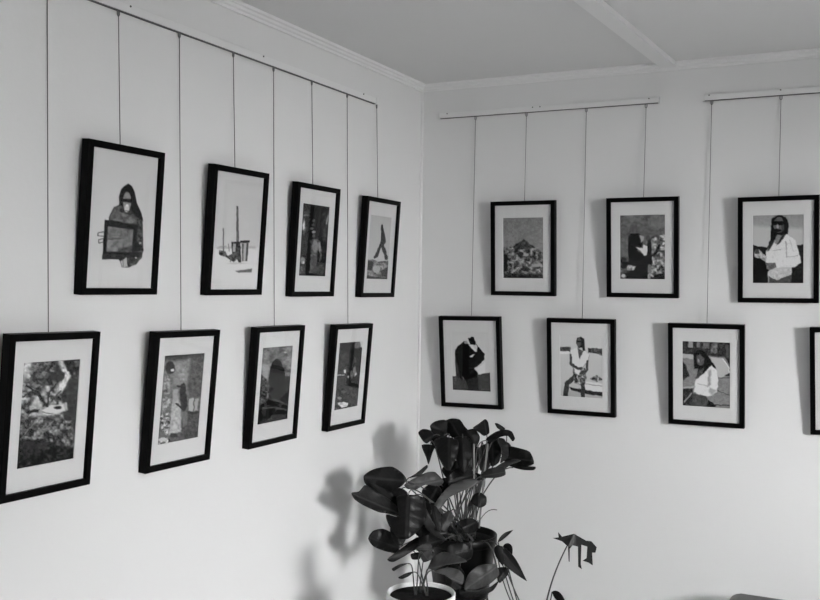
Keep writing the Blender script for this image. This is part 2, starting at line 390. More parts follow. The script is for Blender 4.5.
PR['L5'] = (205, [(64,40),(340,20),(303,525),(20,575)], [('bg',115,70), ('p',[(64,40),(340,20),(320,320),(38,320)],118,4,120,22),
 ('p',[(66,42),(110,45),(90,170),(50,180)],165,20,80,18), ('p',[(105,35),(230,25),(250,110),(215,160),(150,150),(100,150)],80,16,90,16),
 ('p',[(228,28),(262,60),(294,120),(280,168),(240,192),(208,176),(236,140),(250,104),(236,70)],200,16,90,16), ('p',[(252,28),(338,22),(328,100),(300,110),(270,80)],60,8,70,14),
 ('p',[(290,110),(330,90),(318,320),(308,470),(250,440),(245,230),(240,200)],62,10,24),
 ('e',225,108,34,26,62), ('p',[(90,262),(128,205),(150,262),(265,240),(272,278),(150,312),(88,304)],172,8,40), ('p',[(148,280),(190,254),(252,250),(258,280),(200,302),(150,302)],205,5), ('e',222,265,20,9,25), ('l',[(150,292),(200,296)],4,70),
 ('p',[(68,282),(136,274),(132,290),(74,293)],26), ('l',[(168,262),(130,190),(78,160)],9,38), ('l',[(170,262),(180,190),(218,150)],8,42), ('l',[(160,250),(112,180),(60,210)],6,45), ('l',[(190,240),(240,180)],5,60),
 ('p',[(36,330),(150,310),(200,320),(290,330),(310,470),(303,525),(20,575)],82,14,110,16), ('l',[(50,420),(120,330)],4,130), ('l',[(90,430),(170,350)],4,130), ('l',[(140,400),(200,330)],4,140), ('l',[(200,400),(270,350)],4,120),
 ('p',[(26,430),(120,425),(220,452),(302,465),(303,525),(20,575)],38,12,40,16)])
PR['L6'] = (215, [(72,38),(313,20),(270,540),(28,585)], [('bg',132,100), ('p',[(72,38),(313,20),(310,58),(75,72)],72,16), ('p',[(130,90),(225,60),(205,205),(140,210)],152,50,30),
 ('p',[(228,60),(312,40),(298,292),(214,292),(205,200)],92,16,20), ('e',106,115,26,38,58), ('e',118,128,8,8,215), ('p',[(76,150),(108,160),(100,280),(62,270)],130,10,60),
 ('p',[(190,388),(282,385),(270,540),(150,562)],82,8,20), ('p',[(200,380),(282,378),(281,392),(200,392)],60,5),
 ('p',[(215,300),(242,298),(237,376),(212,376)],182,5), ('p',[(250,304),(273,300),(268,376),(246,376)],172,5),
 ('p',[(112,330),(150,290),(168,350),(168,500),(94,520),(104,430)],178,10,30), ('p',[(120,250),(150,240),(150,310),(115,330)],165,10),
 ('p',[(165,218),(182,203),(194,220),(198,290),(206,345),(186,378),(166,352),(160,262)],50,6,20), ('l',[(146,222),(176,232)],11,42), ('l',[(140,330),(182,368)],11,50), ('l',[(182,375),(196,430),(210,470)],7,75), ('p',[(172,380),(205,380),(206,460),(180,470)],120,8),
 ('p',[(60,290),(108,300),(100,340),(60,400)],150,10,70), ('p',[(40,400),(100,380),(100,500),(30,582),(120,565),(60,500)],120,10,150,14), ('e',60,550,22,12,200), ('e',125,525,20,14,60)])
PR['L7'] = (215, [(65,42),(270,27),(225,540),(22,582)], [('bg',112,70), ('p',[(65,42),(270,27),(255,240),(55,240)],122,10,40,30), ('e',215,80,12,6,180), ('p',[(62,150),(110,160),(100,270),(60,240)],165,18), ('e',238,255,8,8,200),
 ('p',[(58,228),(105,285),(100,390),(44,440),(40,330)],72,8,60), ('e',92,375,8,16,130), ('p',[(216,240),(250,250),(235,440),(222,440)],50,6),
 ('p',[(104,420),(106,235),(110,190),(125,155),(155,121),(185,145),(205,190),(213,240),(222,440)],50,5), ('p',[(113,188),(206,202),(209,228),(113,213)],10,5), ('e',155,160,32,24,42),
 ('p',[(48,445),(112,392),(226,440),(225,540),(22,582)],14,6), ('l',[(110,400),(170,412),(225,440)],12,82), ('l',[(60,464),(140,460),(215,476)],12,86), ('p',[(40,570),(130,510),(218,504),(216,542)],66,8)])
PR['L8'] = (205, [(67,45),(238,30),(205,540),(22,570)], [('bg',52,60), ('p',[(67,45),(165,38),(140,300),(50,300)],56,8,25), ('p',[(165,45),(166,92),(236,95),(216,392),(130,380),(145,200)],22,6), ('p',[(178,38),(222,34),(219,84),(180,86)],120,6),
 ('p',[(216,28),(250,26),(244,86),(218,84)],198,5), ('e',105,266,9,13,215), ('l',[(52,297),(98,293)],7,205), ('e',130,310,7,11,180), ('e',180,270,12,42,128), ('e',184,290,6,12,200), ('e',180,182,10,20,80), ('e',155,290,12,32,105),
 ('p',[(44,400),(212,392),(205,540),(25,570)],58,10,50), ('e',66,470,18,10,135), ('p',[(48,512),(90,504),(132,514),(120,542),(85,546)],212,5,60)])
PR['R1'] = (152, [(60,98),(332,98),(332,504),(60,504)], [('bg',96,112), ('p',[(60,300),(130,288),(200,245),(262,288),(332,335),(332,504),(60,504)],76,8,80,18), ('p',[(130,290),(200,244),(255,284),(250,306),(150,312)],50,8,30),
 ('p',[(60,335),(95,345),(95,450),(60,465)],22,8), ('p',[(60,468),(332,474),(332,504),(60,504)],30,14,40), ('e',292,420,34,18,122), ('e',290,432,26,10,50), ('e',205,345,30,12,125), ('e',180,345,20,18,35), ('e',210,440,30,12,30)])
PR['R2'] = (155, [(33,40),(392,40),(392,560),(33,560)], [('bg',82,88), ('p',[(33,40),(392,40),(392,190),(33,220)],82,20,22,60), ('p',[(280,60),(392,60),(392,140),(280,150)],92,20), ('p',[(240,225),(392,195),(392,560),(250,560)],100,16,90,24),
 ('e',375,272,8,12,180), ('l',[(302,362),(346,288)],22,26), ('p',[(33,380),(120,390),(120,560),(33,560)],48,14,60,24),
 ('p',[(112,380),(150,315),(240,370),(255,238),(280,258),(290,425),(262,500),(250,560),(105,560)],28,8,14), ('p',[(100,325),(101,220),(125,193),(180,188),(216,212),(218,250),(212,295),(150,345),(122,390),(105,380)],18,6),
 ('l',[(130,285),(200,300)],6,45), ('p',[(188,202),(222,212),(224,246),(205,262)],132,8), ('p',[(163,298),(214,312),(226,285),(252,290),(252,356),(230,368)],192,6), ('e',258,228,16,22,70),
 ('p',[(100,440),(165,450),(150,480),(80,500)],115,10,90,14), ('e',60,530,18,13,150), ('e',268,470,14,36,95), ('p',[(300,520),(392,505),(392,560),(300,560)],28,12)])
PR['R3'] = (166, [(30,40),(405,40),(405,550),(30,550)], [('bg',120,165), ('p',[(30,120),(405,150),(405,280),(30,280)],150,30),
 ('p',[(30,258),(70,275),(140,282),(145,550),(30,550)],24,6), ('p',[(335,272),(405,264),(405,550),(305,550)],26,6,12), ('p',[(60,360),(150,400),(160,450),(60,550),(35,450)],18,8),
 ('p',[(166,120),(174,68),(220,42),(272,62),(296,110),(288,185),(225,200),(172,245),(140,296),(134,304),(165,210)],20,6), ('e',222,118,38,58,84), ('p',[(182,92),(266,95),(262,120),(184,116)],10), ('e',213,128,7,16,130), ('e',214,158,28,13,22), ('e',252,140,9,26,60),
 ('p',[(130,312),(185,240),(215,262),(285,190),(340,230),(372,330),(382,390),(340,428),(210,430),(190,402),(130,392)],180,6,20), ('p',[(190,252),(210,190),(258,196),(213,262)],105,8), ('p',[(248,195),(282,180),(240,245),(205,272)],36,8), ('p',[(160,240),(195,225),(165,290),(140,310)],40,8),
 ('l',[(275,240),(282,352)],9,135), ('l',[(180,308),(240,300)],6,140), ('l',[(300,230),(330,310)],6,150), ('l',[(280,352),(360,345)],6,140),
 ('p',[(128,396),(200,394),(206,428),(160,452),(138,440)],92,6,30), ('p',[(45,312),(80,298),(132,345),(132,388),(82,360),(45,352)],140,6,50), ('e',64,312,18,18,55),
 ('p',[(155,452),(312,440),(312,482),(208,526),(165,490)],152,6,20), ('p',[(150,492),(208,526),(316,482),(312,550),(150,550)],66,6)])
PR['R4'] = (162, [(42,20),(388,22),(402,558),(57,550)], [('bg',160,162), ('p',[(52,420),(100,420),(285,402),(395,380),(402,558),(57,550)],54,5,12), ('p',[(275,345),(355,290),(350,385),(290,395)],172,10),
 ('p',[(178,452),(286,405),(292,558),(205,556)],28,6), ('p',[(80,185),(110,150),(160,104),(205,130),(275,195),(282,150),(255,110),(345,212),(345,268),(255,350),(286,392),(280,420),(180,452),(130,442),(92,412),(85,300)],9,5),
 ('p',[(84,280),(112,320),(124,440),(92,420)],46,8,20), ('p',[(204,138),(238,142),(282,197),(255,192)],196,5), ('p',[(212,242),(256,218),(240,246),(216,250)],200,5),
 ('e',178,116,18,13,120), ('p',[(198,78),(215,72),(225,64),(240,66),(252,72),(268,110),(262,140),(220,132)],9,5), ('e',290,110,12,13,165), ('l',[(150,430),(160,450)],6,110)])
PR['R5'] = (164, [(28,48),(385,55),(388,570),(40,560)], [('bg',164,150), ('p',[(30,150),(128,150),(122,188),(30,190)],58,6,50), ('p',[(30,185),(110,185),(110,205),(30,205)],200,6), ('p',[(262,155),(385,160),(386,222),(330,198),(268,192)],62,6,60),
 ('p',[(240,430),(388,440),(388,520),(230,490)],172,8), ('p',[(280,408),(345,374),(382,410),(340,432)],80,8,90,14), ('p',[(108,505),(380,548),(386,572),(80,562)],138,8), ('p',[(115,478),(250,500),(388,515),(388,546),(250,532),(130,502)],28,6), ('l',[(250,450),(385,462)],5,100),
 ('l',[(170,385),(98,450),(86,548)],38,46), ('l',[(226,455),(226,560)],30,40), ('p',[(138,315),(240,320),(256,400),(232,472),(160,445),(150,380)],85,8,90,14), ('p',[(142,300),(215,300),(190,378),(165,360)],190,8,50),
 ('p',[(122,180),(180,154),(192,232),(235,184),(276,215),(272,252),(226,312),(180,312),(140,285),(118,240)],196,6,16), ('l',[(122,180),(118,240),(140,285)],5,120), ('l',[(276,215),(272,252),(226,312)],5,115), ('l',[(180,154),(194,232)],6,130), ('p',[(180,158),(226,182),(196,252)],72,6), ('l',[(126,215),(127,290),(180,326)],20,58), ('l',[(264,262),(258,340),(232,368)],20,62), ('e',198,325,22,14,60),
 ('p',[(168,120),(174,80),(205,65),(236,84),(243,180),(226,182),(216,150),(188,160)],28,6), ('e',190,112,17,36,74), ('p',[(170,98),(205,100),(204,114),(170,112)],20,4)])
PR['R6'] = (172, [(20,28),(408,40),(408,580),(25,555)], [('bg',112,112), ('p',[(20,28),(408,40),(408,240),(360,160),(250,152),(20,132)],46,8,30), ('p',[(74,34),(112,34),(112,84),(74,84)],130,6), ('p',[(138,40),(168,40),(168,84),(138,84)],105,6), ('p',[(190,45),(238,45),(238,92),(190,92)],95,6), ('p',[(262,45),(305,45),(302,130),(250,130)],92,8,30), ('p',[(370,60),(392,60),(392,170),(372,160)],75,6),
 ('p',[(20,132),(112,140),(112,176),(20,168)],150,8), ('p',[(30,176),(130,180),(132,340),(30,340)],112,8), ('p',[(22,190),(55,230),(82,312),(30,345)],36,10),
 ('p',[(245,160),(345,170),(396,240),(402,292),(340,326),(310,322),(290,240)],152,6), ('l',[(345,172),(396,245),(396,288)],6,205), ('p',[(355,310),(402,285),(402,310)],30,6), ('p',[(300,330),(408,322),(408,560),(268,556)],112,6), ('l',[(310,428),(402,472)],5,62), ('l',[(290,545),(400,552)],7,40), ('l',[(310,330),(405,328)],5,60),
 ('p',[(120,255),(114,140),(150,100),(195,108),(236,160),(292,248),(250,240),(200,292),(140,332),(150,250)],18,6), ('p',[(138,150),(165,134),(202,170),(202,210),(172,232),(144,212)],78,8), ('e',158,188,8,12,130), ('p',[(200,242),(160,262),(130,336),(190,292)],58,8,40),
 ('p',[(128,352),(200,292),(255,228),(300,270),(312,350),(302,440),(262,466),(210,482),(118,442),(124,390)],188,6,20), ('p',[(235,270),(255,265),(250,385),(228,400)],128,16), ('l',[(150,376),(232,392)],7,145), ('p',[(245,400),(300,430),(262,466),(235,440)],140,14), ('e',160,420,20,14,205), ('e',285,330,14,50,205),
 ('p',[(108,450),(220,478),(242,520),(232,560),(100,556)],66,6), ('p',[(234,505),(292,552),(285,566),(222,562)],12,6), ('p',[(25,420),(112,410),(104,552),(25,552)],40,8,30), ('l',[(38,408),(122,400)],14,140), ('l',[(40,522),(100,452)],10,125)])
PR['R7'] = (185, [(0,0),(100,0),(100,140),(0,140)], [('bg',150,120), ('p',[(0,80),(100,70),(100,140),(0,140)],70,6,50,8), ('p',[(40,50),(58,46),(64,90),(60,130),(40,130)],35,5)])

# ------------------------------------------------------------------ framed pictures and their wires
FW_, FH, FB, FD = 0.307, 0.430, 0.0190, 0.0285
FR = {'L1': (-2.0453, 1.5934, .0650, -.0007), 'L2': (-1.5008, 1.5899, .0678, .0027), 'L3': (-1.0024, 1.5818, .0609, -.0005), 'L4': (-0.4745, 1.5757, .0648, -.0019),
      'L5': (-2.3076, 1.0650, .0691, -.0151), 'L6': (-1.7776, 1.0508, .0793, -.0147), 'L7': (-1.2607, 1.0473, .0729, -.0066), 'L8': (-0.7303, 1.0386, .0771, -.0103),
      'R1': (0.5346, 1.5884, .0571, -.0028), 'R2': (1.0774, 1.5897, .0876, -.0025), 'R3': (1.6210, 1.5780, .0728, .0073),
      'R4': (0.2828, 1.0595, .0768, .0134), 'R5': (0.8137, 1.0625, .0701, .0028), 'R6': (1.3497, 1.0564, .0864, .0037), 'R7': (1.9015, 1.0571, .0711, .0201)}
LB = {'L1': 'black frame, print of a hooded figure in sunglasses holding an old television',
      'L2': 'black frame, pale print of a beach hut with a tall mast',
      'L3': 'black frame, dark print of a figure standing in a dim room',
      'L4': 'black frame, print of a walking silhouette above rocks',
      'L5': 'black frame, print of a white van under leafy trees',
      'L6': 'black frame, print of a dark haired figure pointing beside a white dress',
      'L7': 'black frame, print of a big silhouetted head in sunglasses against the sky',
      'L8': 'black frame, dark cluttered print with a white scrap at its foot',
      'R1': 'black frame, print of a leafy hillside under a grey sky',
      'R2': 'black frame, print of a long haired woman in profile among plants',
      'R3': 'black frame, print of a woman in sunglasses and white blouse outdoors',
      'R4': 'black frame, print of a dark figure arching with raised arm by the sea',
      'R5': 'black frame, print of a woman in an open shirt on a beach',
      'R6': 'black frame, print of a woman in a pale jacket before a car',
      'R7': 'black frame hanging past the woman with the car, mostly cut off by the picture edge'}
SHORT = {'L1': 'the hooded figure with the television', 'L2': 'the beach hut and mast', 'L3': 'the figure in the dim room', 'L4': 'the walking silhouette',
         'L5': 'the van under the trees', 'L6': 'the pointing figure', 'L7': 'the silhouetted head', 'L8': 'the dark cluttered scene', 'R1': 'the leafy hillside',
         'R2': 'the long haired profile', 'R3': 'the white blouse portrait', 'R4': 'the arching dark figure', 'R5': 'the open shirt on the beach', 'R6': 'the woman before the car',
         'R7': 'the frame beyond the woman with the car'}
LB['R7'] = 'black frame on the same row, next after the woman before the car'

def moulding_mesh(k):
    """one of four mitred sides: 0 bottom, 1 top, 2 left, 3 right; local a (across), n (out, -y), h (up)"""
    W2, H = FW_/2, FH; b = FB
    outer = {0: ((-W2, 0), (W2, 0)), 1: ((W2, H), (-W2, H)), 2: ((-W2, H), (-W2, 0)), 3: ((W2, 0), (W2, H))}[k]
    inner = {0: ((-W2+b, b), (W2-b, b)), 1: ((W2-b, H-b), (-W2+b, H-b)), 2: ((-W2+b, H-b), (-W2+b, b)), 3: ((W2-b, b), (W2-b, H-b))}[k]
    e = 0.0012
    bm = bmesh.new()
    def mix(o, i, t): return (o[0]+(i[0]-o[0])*t, o[1]+(i[1]-o[1])*t)
    # profile: back outer, front outer (eased), front inner (eased), inner back
    prof = [(0, 0), (0, FD-e), (e/b, FD), (1-e/b, FD), (1, FD-e), (1, 0.004)]
    rings = [[bm.verts.new((mix(o, i, t)[0], -d, mix(o, i, t)[1])) for t, d in prof] for o, i in zip(outer, inner)]
    n = len(prof)
    for j in range(n): bm.faces.new((rings[0][j], rings[0][(j+1) % n], rings[1][(j+1) % n], rings[1][j]))
    bm.faces.new(rings[0][::-1]); bm.faces.new(rings[1])
    bmesh.ops.recalc_face_normals(bm, faces=bm.faces)
    me = bpy.data.meshes.new('moulding'); bm.to_mesh(me); bm.free(); me.materials.append(M['frame'])
    return me
MOULD = [moulding_mesh(k) for k in range(4)]
IW, IH = FW_-2*FB, FH-2*FB
PU = (0.145, 0.855); PV = (0.145, 0.845)

def plate_mesh(name, x0, x1, z0, z1, n0, n1, m):
    bm = bmesh.new(); add_box(bm, (x0, -n0, z0), (x1, -n1, z1))
    bmesh.ops.recalc_face_normals(bm, faces=bm.faces)
    me = bpy.data.meshes.new(name); bm.to_mesh(me); bm.free(); me.materials.append(m); return me
BACK = plate_mesh('backing', -IW/2-0.004, IW/2+0.004, FB-0.004, FH-FB+0.004, 0.0005, 0.0035, M['backing'])
GLASS = plate_mesh('glass', -IW/2+0.0002, IW/2-0.0002, FB+0.0002, FH-FB-0.0002, 0.0200, 0.0220, M['glass'])
def mat_mesh():
    bm = bmesh.new()
    o = [(-IW/2, FH-FB), (IW/2, FH-FB), (IW/2, FB), (-IW/2, FB)]
    X = [-IW/2+IW*t for t in PU]; Z = [FH-FB-IH*t for t in PV]
    c = 0.0012
    i1 = [(X[0]-c, Z[0]+c), (X[1]+c, Z[0]+c), (X[1]+c, Z[1]-c), (X[0]-c, Z[1]-c)]
    i0 = [(X[0], Z[0]), (X[1], Z[0]), (X[1], Z[1]), (X[0], Z[1])]
    rg = [[bm.verts.new((x, -n, z)) for x, z in q] for q, n in ((o, 0.0180), (i1, 0.0180), (i0, 0.0160), (o, 0.0160))]
    for a, b in ((0, 1), (1, 2), (2, 3), (3, 0)):
        for k in range(4): bm.faces.new((rg[a][k], rg[a][(k+1) % 4], rg[b][(k+1) % 4], rg[b][k]))
    bmesh.ops.recalc_face_normals(bm, faces=bm.faces)
    me = bpy.data.meshes.new('mat'); bm.to_mesh(me); bm.free(); me.materials.append(M['matboard']); return me
MATM = mat_mesh()

def print_mesh(key, full, seed):
    mv, quad, ops = PR[key]
    nu, nv = (84, 120) if not full else (110, 156)
    G = paint(quad, ops, nu, nv, seed, mv)
    lin = np.where(G/255 <= .04045, G/255/12.92, ((G/255+.055)/1.055)**2.4)
    lin = np.clip((lin/srgb(mv))**1.12*0.62, 0.003, 0.72)
    if full: x0, x1, zt, zb = -IW/2+0.0002, IW/2-0.0002, FH-FB-0.0002, FB+0.0002; n1 = 0.0180
    else: x0, x1 = [-IW/2+IW*t for t in PU]; zt, zb = [FH-FB-IH*t for t in PV]; n1 = 0.0159
    if not full:
        x0 -= 0.003; x1 += 0.003; zt += 0.003; zb -= 0.003
    X, Z = np.meshgrid(np.linspace(x0, x1, nu), np.linspace(zt, zb, nv))
    V = np.stack([X.ravel(), np.full(X.size, -n1), Z.ravel()], -1).tolist()
    Fc = []
    for j in range(nv-1):
        for i in range(nu-1):
            a = j*nu+i; Fc.append((a, a+nu, a+nu+1, a+1))
    nb = len(V)                                        # a sheet with a back and edges
    V += [(x0, -n1+0.0004, zt), (x1, -n1+0.0004, zt), (x1, -n1+0.0004, zb), (x0, -n1+0.0004, zb)]
    Fc.append((nb, nb+1, nb+2, nb+3))
    me = bpy.data.meshes.new('print'); me.from_pydata(V, [], Fc); me.update()
    ca = me.color_attributes.new('tone', 'FLOAT_COLOR', 'POINT')
    L = np.ones((len(V), 4), np.float32); L[:nb, :3] = lin.ravel()[:, None]
    ca.data.foreach_set('color', L.ravel())
    me.materials.append(M['print'])
    return me

HOOK = None
for idx, (key, (u, z, tilt, roll)) in enumerate(FR.items()):
    left = key[0] == 'L'
    base = Vector((0.0008, u, z)) if left else Vector((u, -0.0008, z))
    root = thing('framed_picture', base, LB[key], 'picture', 'black picture frames in two rows')
    Rz = Matrix.Rotation(math.pi/2 if left else 0, 4, 'Z')
    # local: x along the wall (left to right), y into the wall, z up; lean the top out about the lower back edge
    R = Rz @ Matrix.Rotation(tilt, 4, 'X') @ Matrix.Translation((0, 0, FH)) @ Matrix.Rotation(-roll, 4, 'Y') @ Matrix.Translation((0, 0, -FH))
    mw = Matrix.Translation(base) @ R
    # keep the lowest back corner clear of the wall
    root.matrix_world = mw
    for k in range(4): link('moulding', MOULD[k], None, root)
    link('backing', BACK, None, root)
    full = key in ('L1', 'L2')
    if not full: link('mat', MATM, None, root)
    link('print', print_mesh(key, full, 7*idx+3), None, root)
    link('glass', GLASS, None, root)
    # wire from the rail to a ring on the back of the frame
    zr = 2.418 if left else (2.424 if u < 1.2 else 2.418)
    top = (mw @ Vector((0, 0, FH-0.02))); 
    hang = mw @ Vector((0, 0.0035, FH-0.045))
    out = 0.009
    pt = Vector((out, hang.y+0.002, zr-0.003)) if left else Vector((hang.x, -out, zr-0.003))
    wr = thing('hanging_wire', pt, 'thin dark picture wire holding ' + SHORT[key], 'wire', 'picture wires')
    tube('wire', [pt, pt.lerp(hang, 0.5), hang], 0.0014, M['wire'], wr, 6)
    bm = bmesh.new()
    d = Vector((0, 0.005, 0)) if left else Vector((0.005, 0, 0))
    add_tube(bm, [pt-d+Vector((0, 0, 0.002)), pt-d*0.9-Vector((0, 0, 0.012)), pt-Vector((0, 0, 0.018)), pt+d*0.9-Vector((0, 0, 0.012)), pt+d+Vector((0, 0, 0.002))], 0.0014, 6)
    mesh_bm('rail_hook', bm, M['wire'], wr, True)
    adopt(wr)

# ------------------------------------------------------------------ plants
random.seed(4)
def leaf_profile(shape, t):
    if shape == 'ovate': return (math.sin(math.pi*min(1, t**0.62))**0.85)
    if shape == 'heart': return min(1.0, (t/0.10)**0.5 if t < 0.10 else 1.0)*(1-t**2.2)**0.8
    if shape == 'round': return math.sqrt(max(0, 1-(2*t-1)**2))
    if shape == 'lance': return math.sin(math.pi*t**0.8)**0.9
    if shape == 'fan': return min(1, t*1.35)**1.2*(1 if t < 0.72 else math.sqrt(max(0.0, 1-((t-0.72)/0.28)**2)))
    return 1-t

def leaf(parent, b, c, t, db, dt, wpx, roll=0, fold=0.35, shape='heart', wave=0.08, droop=0.0, name='leaf'):
    """blade on a curved midrib b-c-t (view points at depths db..dt); wpx wide, rolled about the midrib, folded along it"""
    p0, p2 = at(*b, db), at(*t, dt); p1 = at(*c, (db+dt)/2)
    n, hw = 16, 4
    mid = bez(p0, p1, p2, n); half = wpx/F_PX*(db+dt)/4
    V, UVS, Fc = [], [], []
    ph = random.uniform(0, 6.28)
    for i, p in enumerate(mid):
        tg = (mid[min(i+1, n)]-mid[max(i-1, 0)]).normalized()
        view = (CAM-p).normalized()
        side = tg.cross(view)
        side = side.normalized() if side.length > 1e-3 else UP.copy()
        side = Matrix.Rotation(math.radians(roll), 3, tg) @ side
        nrm = side.cross(tg).normalized()
        w_ = half*max(leaf_profile(shape, i/n), 0.02)
        for k in range(-hw, hw+1):
            s = k/hw
            lift = -abs(s)*fold*w_ + wave*half*math.sin(i/n*9+ph+(1.3 if s > 0 else 0))*s*s - droop*half*s*s
            back = -tg*(half*0.55*abs(s)**1.5*(1-min(1, i/n*4))) if shape == 'heart' else Vector()
            V.append(p + side*s*w_*math.cos(fold*0.7) + nrm*lift + back); UVS.append((s, i/n, 0))
    m_ = 2*hw+1
    for i in range(n):
        for k in range(m_-1): Fc.append((i*m_+k, i*m_+k+1, (i+1)*m_+k+1, (i+1)*m_+k))
    me = bpy.data.meshes.new('leaf'); me.from_pydata([tuple(v) for v in V], [], Fc); me.update()
    a = me.attributes.new('leaf_uv', 'FLOAT_VECTOR', 'POINT'); a.data.foreach_set('vector', [x for q in UVS for x in q])
    me.polygons.foreach_set('use_smooth', [True]*len(Fc))
    o = link(name, me, M['leaf'], parent)
    sm = o.modifiers.new('thickness', 'SOLIDIFY'); sm.thickness = 0.0009; sm.offset = 0
    return o, p0, (mid[1]-mid[0]).normalized()

def petiole(o, base, tg, root_pt, r0=0.0030, r1=0.0020, m='stem', sag=0.35):
    up = Vector((0, 0, 1))
    c1 = root_pt.lerp(base, 0.5) + up*((base-root_pt).length*0.12) 
    c2 = base - tg*((base-root_pt).length*0.18)
    pts = []
    for i in range(15):
        t = i/14
        pts.append(root_pt*(1-t)**3 + c1*3*t*(1-t)**2 + c2*3*t*t*(1-t) + base*t**3)
    return tube('petiole', pts, [r0+(r1-r0)*i/14 for i in range(15)], M[m], o, 6)

def potted(rootname, label, rim_px, depth, rad, height, potmat, soilz, taper, label_group=None):
    c = at(*rim_px, depth)
    r = thing(rootname, (c.x, c.y, c.z-height), label, 'potted plant')
    base = Vector((c.x, c.y, c.z-height))
    R = rad
    prof = [(R*taper*0.96, 0.0), (R*taper, 0.004), (R*(taper+(1-taper)*0.80), height-0.040), (R*(taper+(1-taper)*0.80)+0.001, height-0.038), (R, height-0.036), (R, height-0.002), (R-0.002, height),
            (R-0.005, height), (R-0.007, height-0.003), (R-0.011, height-soilz-0.012)]
    lathe('pot', prof, base, M[potmat], r)
    # soil: a lumpy disc
    bm = bmesh.new(); n = 28; sr = R-0.0112
    rings = []
    rnd = random.Random(5)
    for q in range(1, 6):
        rr = sr*q/5
        rings.append([bm.verts.new((base.x+rr*math.cos(2*math.pi*k/n), base.y+rr*math.sin(2*math.pi*k/n), base.z+height-soilz+(rnd.uniform(-.004, .006) if q < 5 else -0.004))) for k in range(n)])
    cv = bm.verts.new((base.x, base.y, base.z+height-soilz+0.004))
    for k in range(n): bm.faces.new((cv, rings[0][k], rings[0][(k+1) % n]))
    for a, b in zip(rings, rings[1:]):
        for k in range(n): bm.faces.new((a[k], b[k], b[(k+1) % n], a[(k+1) % n]))
    mesh_bm('soil', bm, M['soil'], r, True)
    return r, base, base+Vector((0, 0, height-soilz))

# --- tall plant in the dark pot
DP = 4.00
plant, pb, soil = potted('potted_plant', 'tall leafy plant with dark drooping leaves in a black round pot', (462, 533), DP, 0.147, 0.255, 'darkpot', 0.022, 0.78)
Z = lambda q: (340+q[0]/3.16, 410+q[1]/3.16)
def blade(parent, outline, b, t, db, dt, m='leaf', fold=0.45, slant=0.0, bend=0.03, seed=0, name='leaf'):
    """a leaf blade: rounded outline, creased along the midrib b-t, arched in depth between db and dt"""
    from mathutils.geometry import delaunay_2d_cdt
    rnd = random.Random(seed*13+5)
    n = len(outline); O = []
    for i in range(n):
        p = [outline[(i+k) % n] for k in (-1, 0, 1, 2)]
        for q in range(4):
            u = q/4
            O.append(tuple(0.5*(2*p[1][k]+(p[2][k]-p[0][k])*u+(2*p[0][k]-5*p[1][k]+4*p[2][k]-p[3][k])*u*u+(3*p[1][k]-p[0][k]-3*p[2][k]+p[3][k])*u**3)*0.7
                           + 0.3*(p[1][k]+(p[2][k]-p[1][k])*u) for k in (0, 1)))
    N = len(O)
    xs = [o[0] for o in O]; ys = [o[1] for o in O]
    pts = [Vector(o) for o in O]
    st = max(4.0, (max(xs)-min(xs)+max(ys)-min(ys))/22)
    y = min(ys)+st/2
    while y < max(ys):
        x = min(xs)+st/2
        while x < max(xs):
            pts.append(Vector((x+rnd.uniform(-1, 1), y+rnd.uniform(-1, 1)))); x += st
        y += st
    V, E, Fc, *_ = delaunay_2d_cdt(pts, [(i, (i+1) % N) for i in range(N)], [], 1, 1e-4)
    ax = Vector((t[0]-b[0], t[1]-b[1])); L = ax.length; ax /= L; nx = Vector((-ax.y, ax.x))
    half = max(abs((Vector(o)-Vector(b)).dot(nx)) for o in O)+1e-6
    sc_ = (db+dt)/2/F_PX/3.16
    P3, UV = [], []
    ph = rnd.uniform(0, 6)
    for v in V:
        r = v-Vector(b); tt = r.dot(ax)/L; ss = r.dot(nx)
        d = db+(dt-db)*tt + fold*abs(ss)*sc_ + slant*ss*sc_ - bend*(0.25-(tt-0.5)**2)*min(1, L/80) + 0.22*half*sc_*math.sin(tt*8+ph)*(ss/half)*abs(ss/half) + 0.035*half*sc_*math.sin(tt*23+ph*2+ss/half*3)
        P3.append(tuple(at(*Z(v), d))); UV += [ss/half, tt, 0]
    me = bpy.data.meshes.new('leaf'); me.from_pydata(P3, [], [tuple(f) for f in Fc]); me.update()
    a = me.attributes.new('leaf_uv', 'FLOAT_VECTOR', 'POINT'); a.data.foreach_set('vector', UV)
    me.polygons.foreach_set('use_smooth', [True]*len(me.polygons))
    o = link(name, me, M[m], parent)
    sm = o.modifiers.new('thickness', 'SOLIDIFY'); sm.thickness = 0.0010; sm.offset = 0
    base = at(*Z(b), db); nxt = at(*Z((b[0]+ax.x*L*.1, b[1]+ax.y*L*.1)), db+(dt-db)*.1)
    return o, base, (nxt-base).normalized()
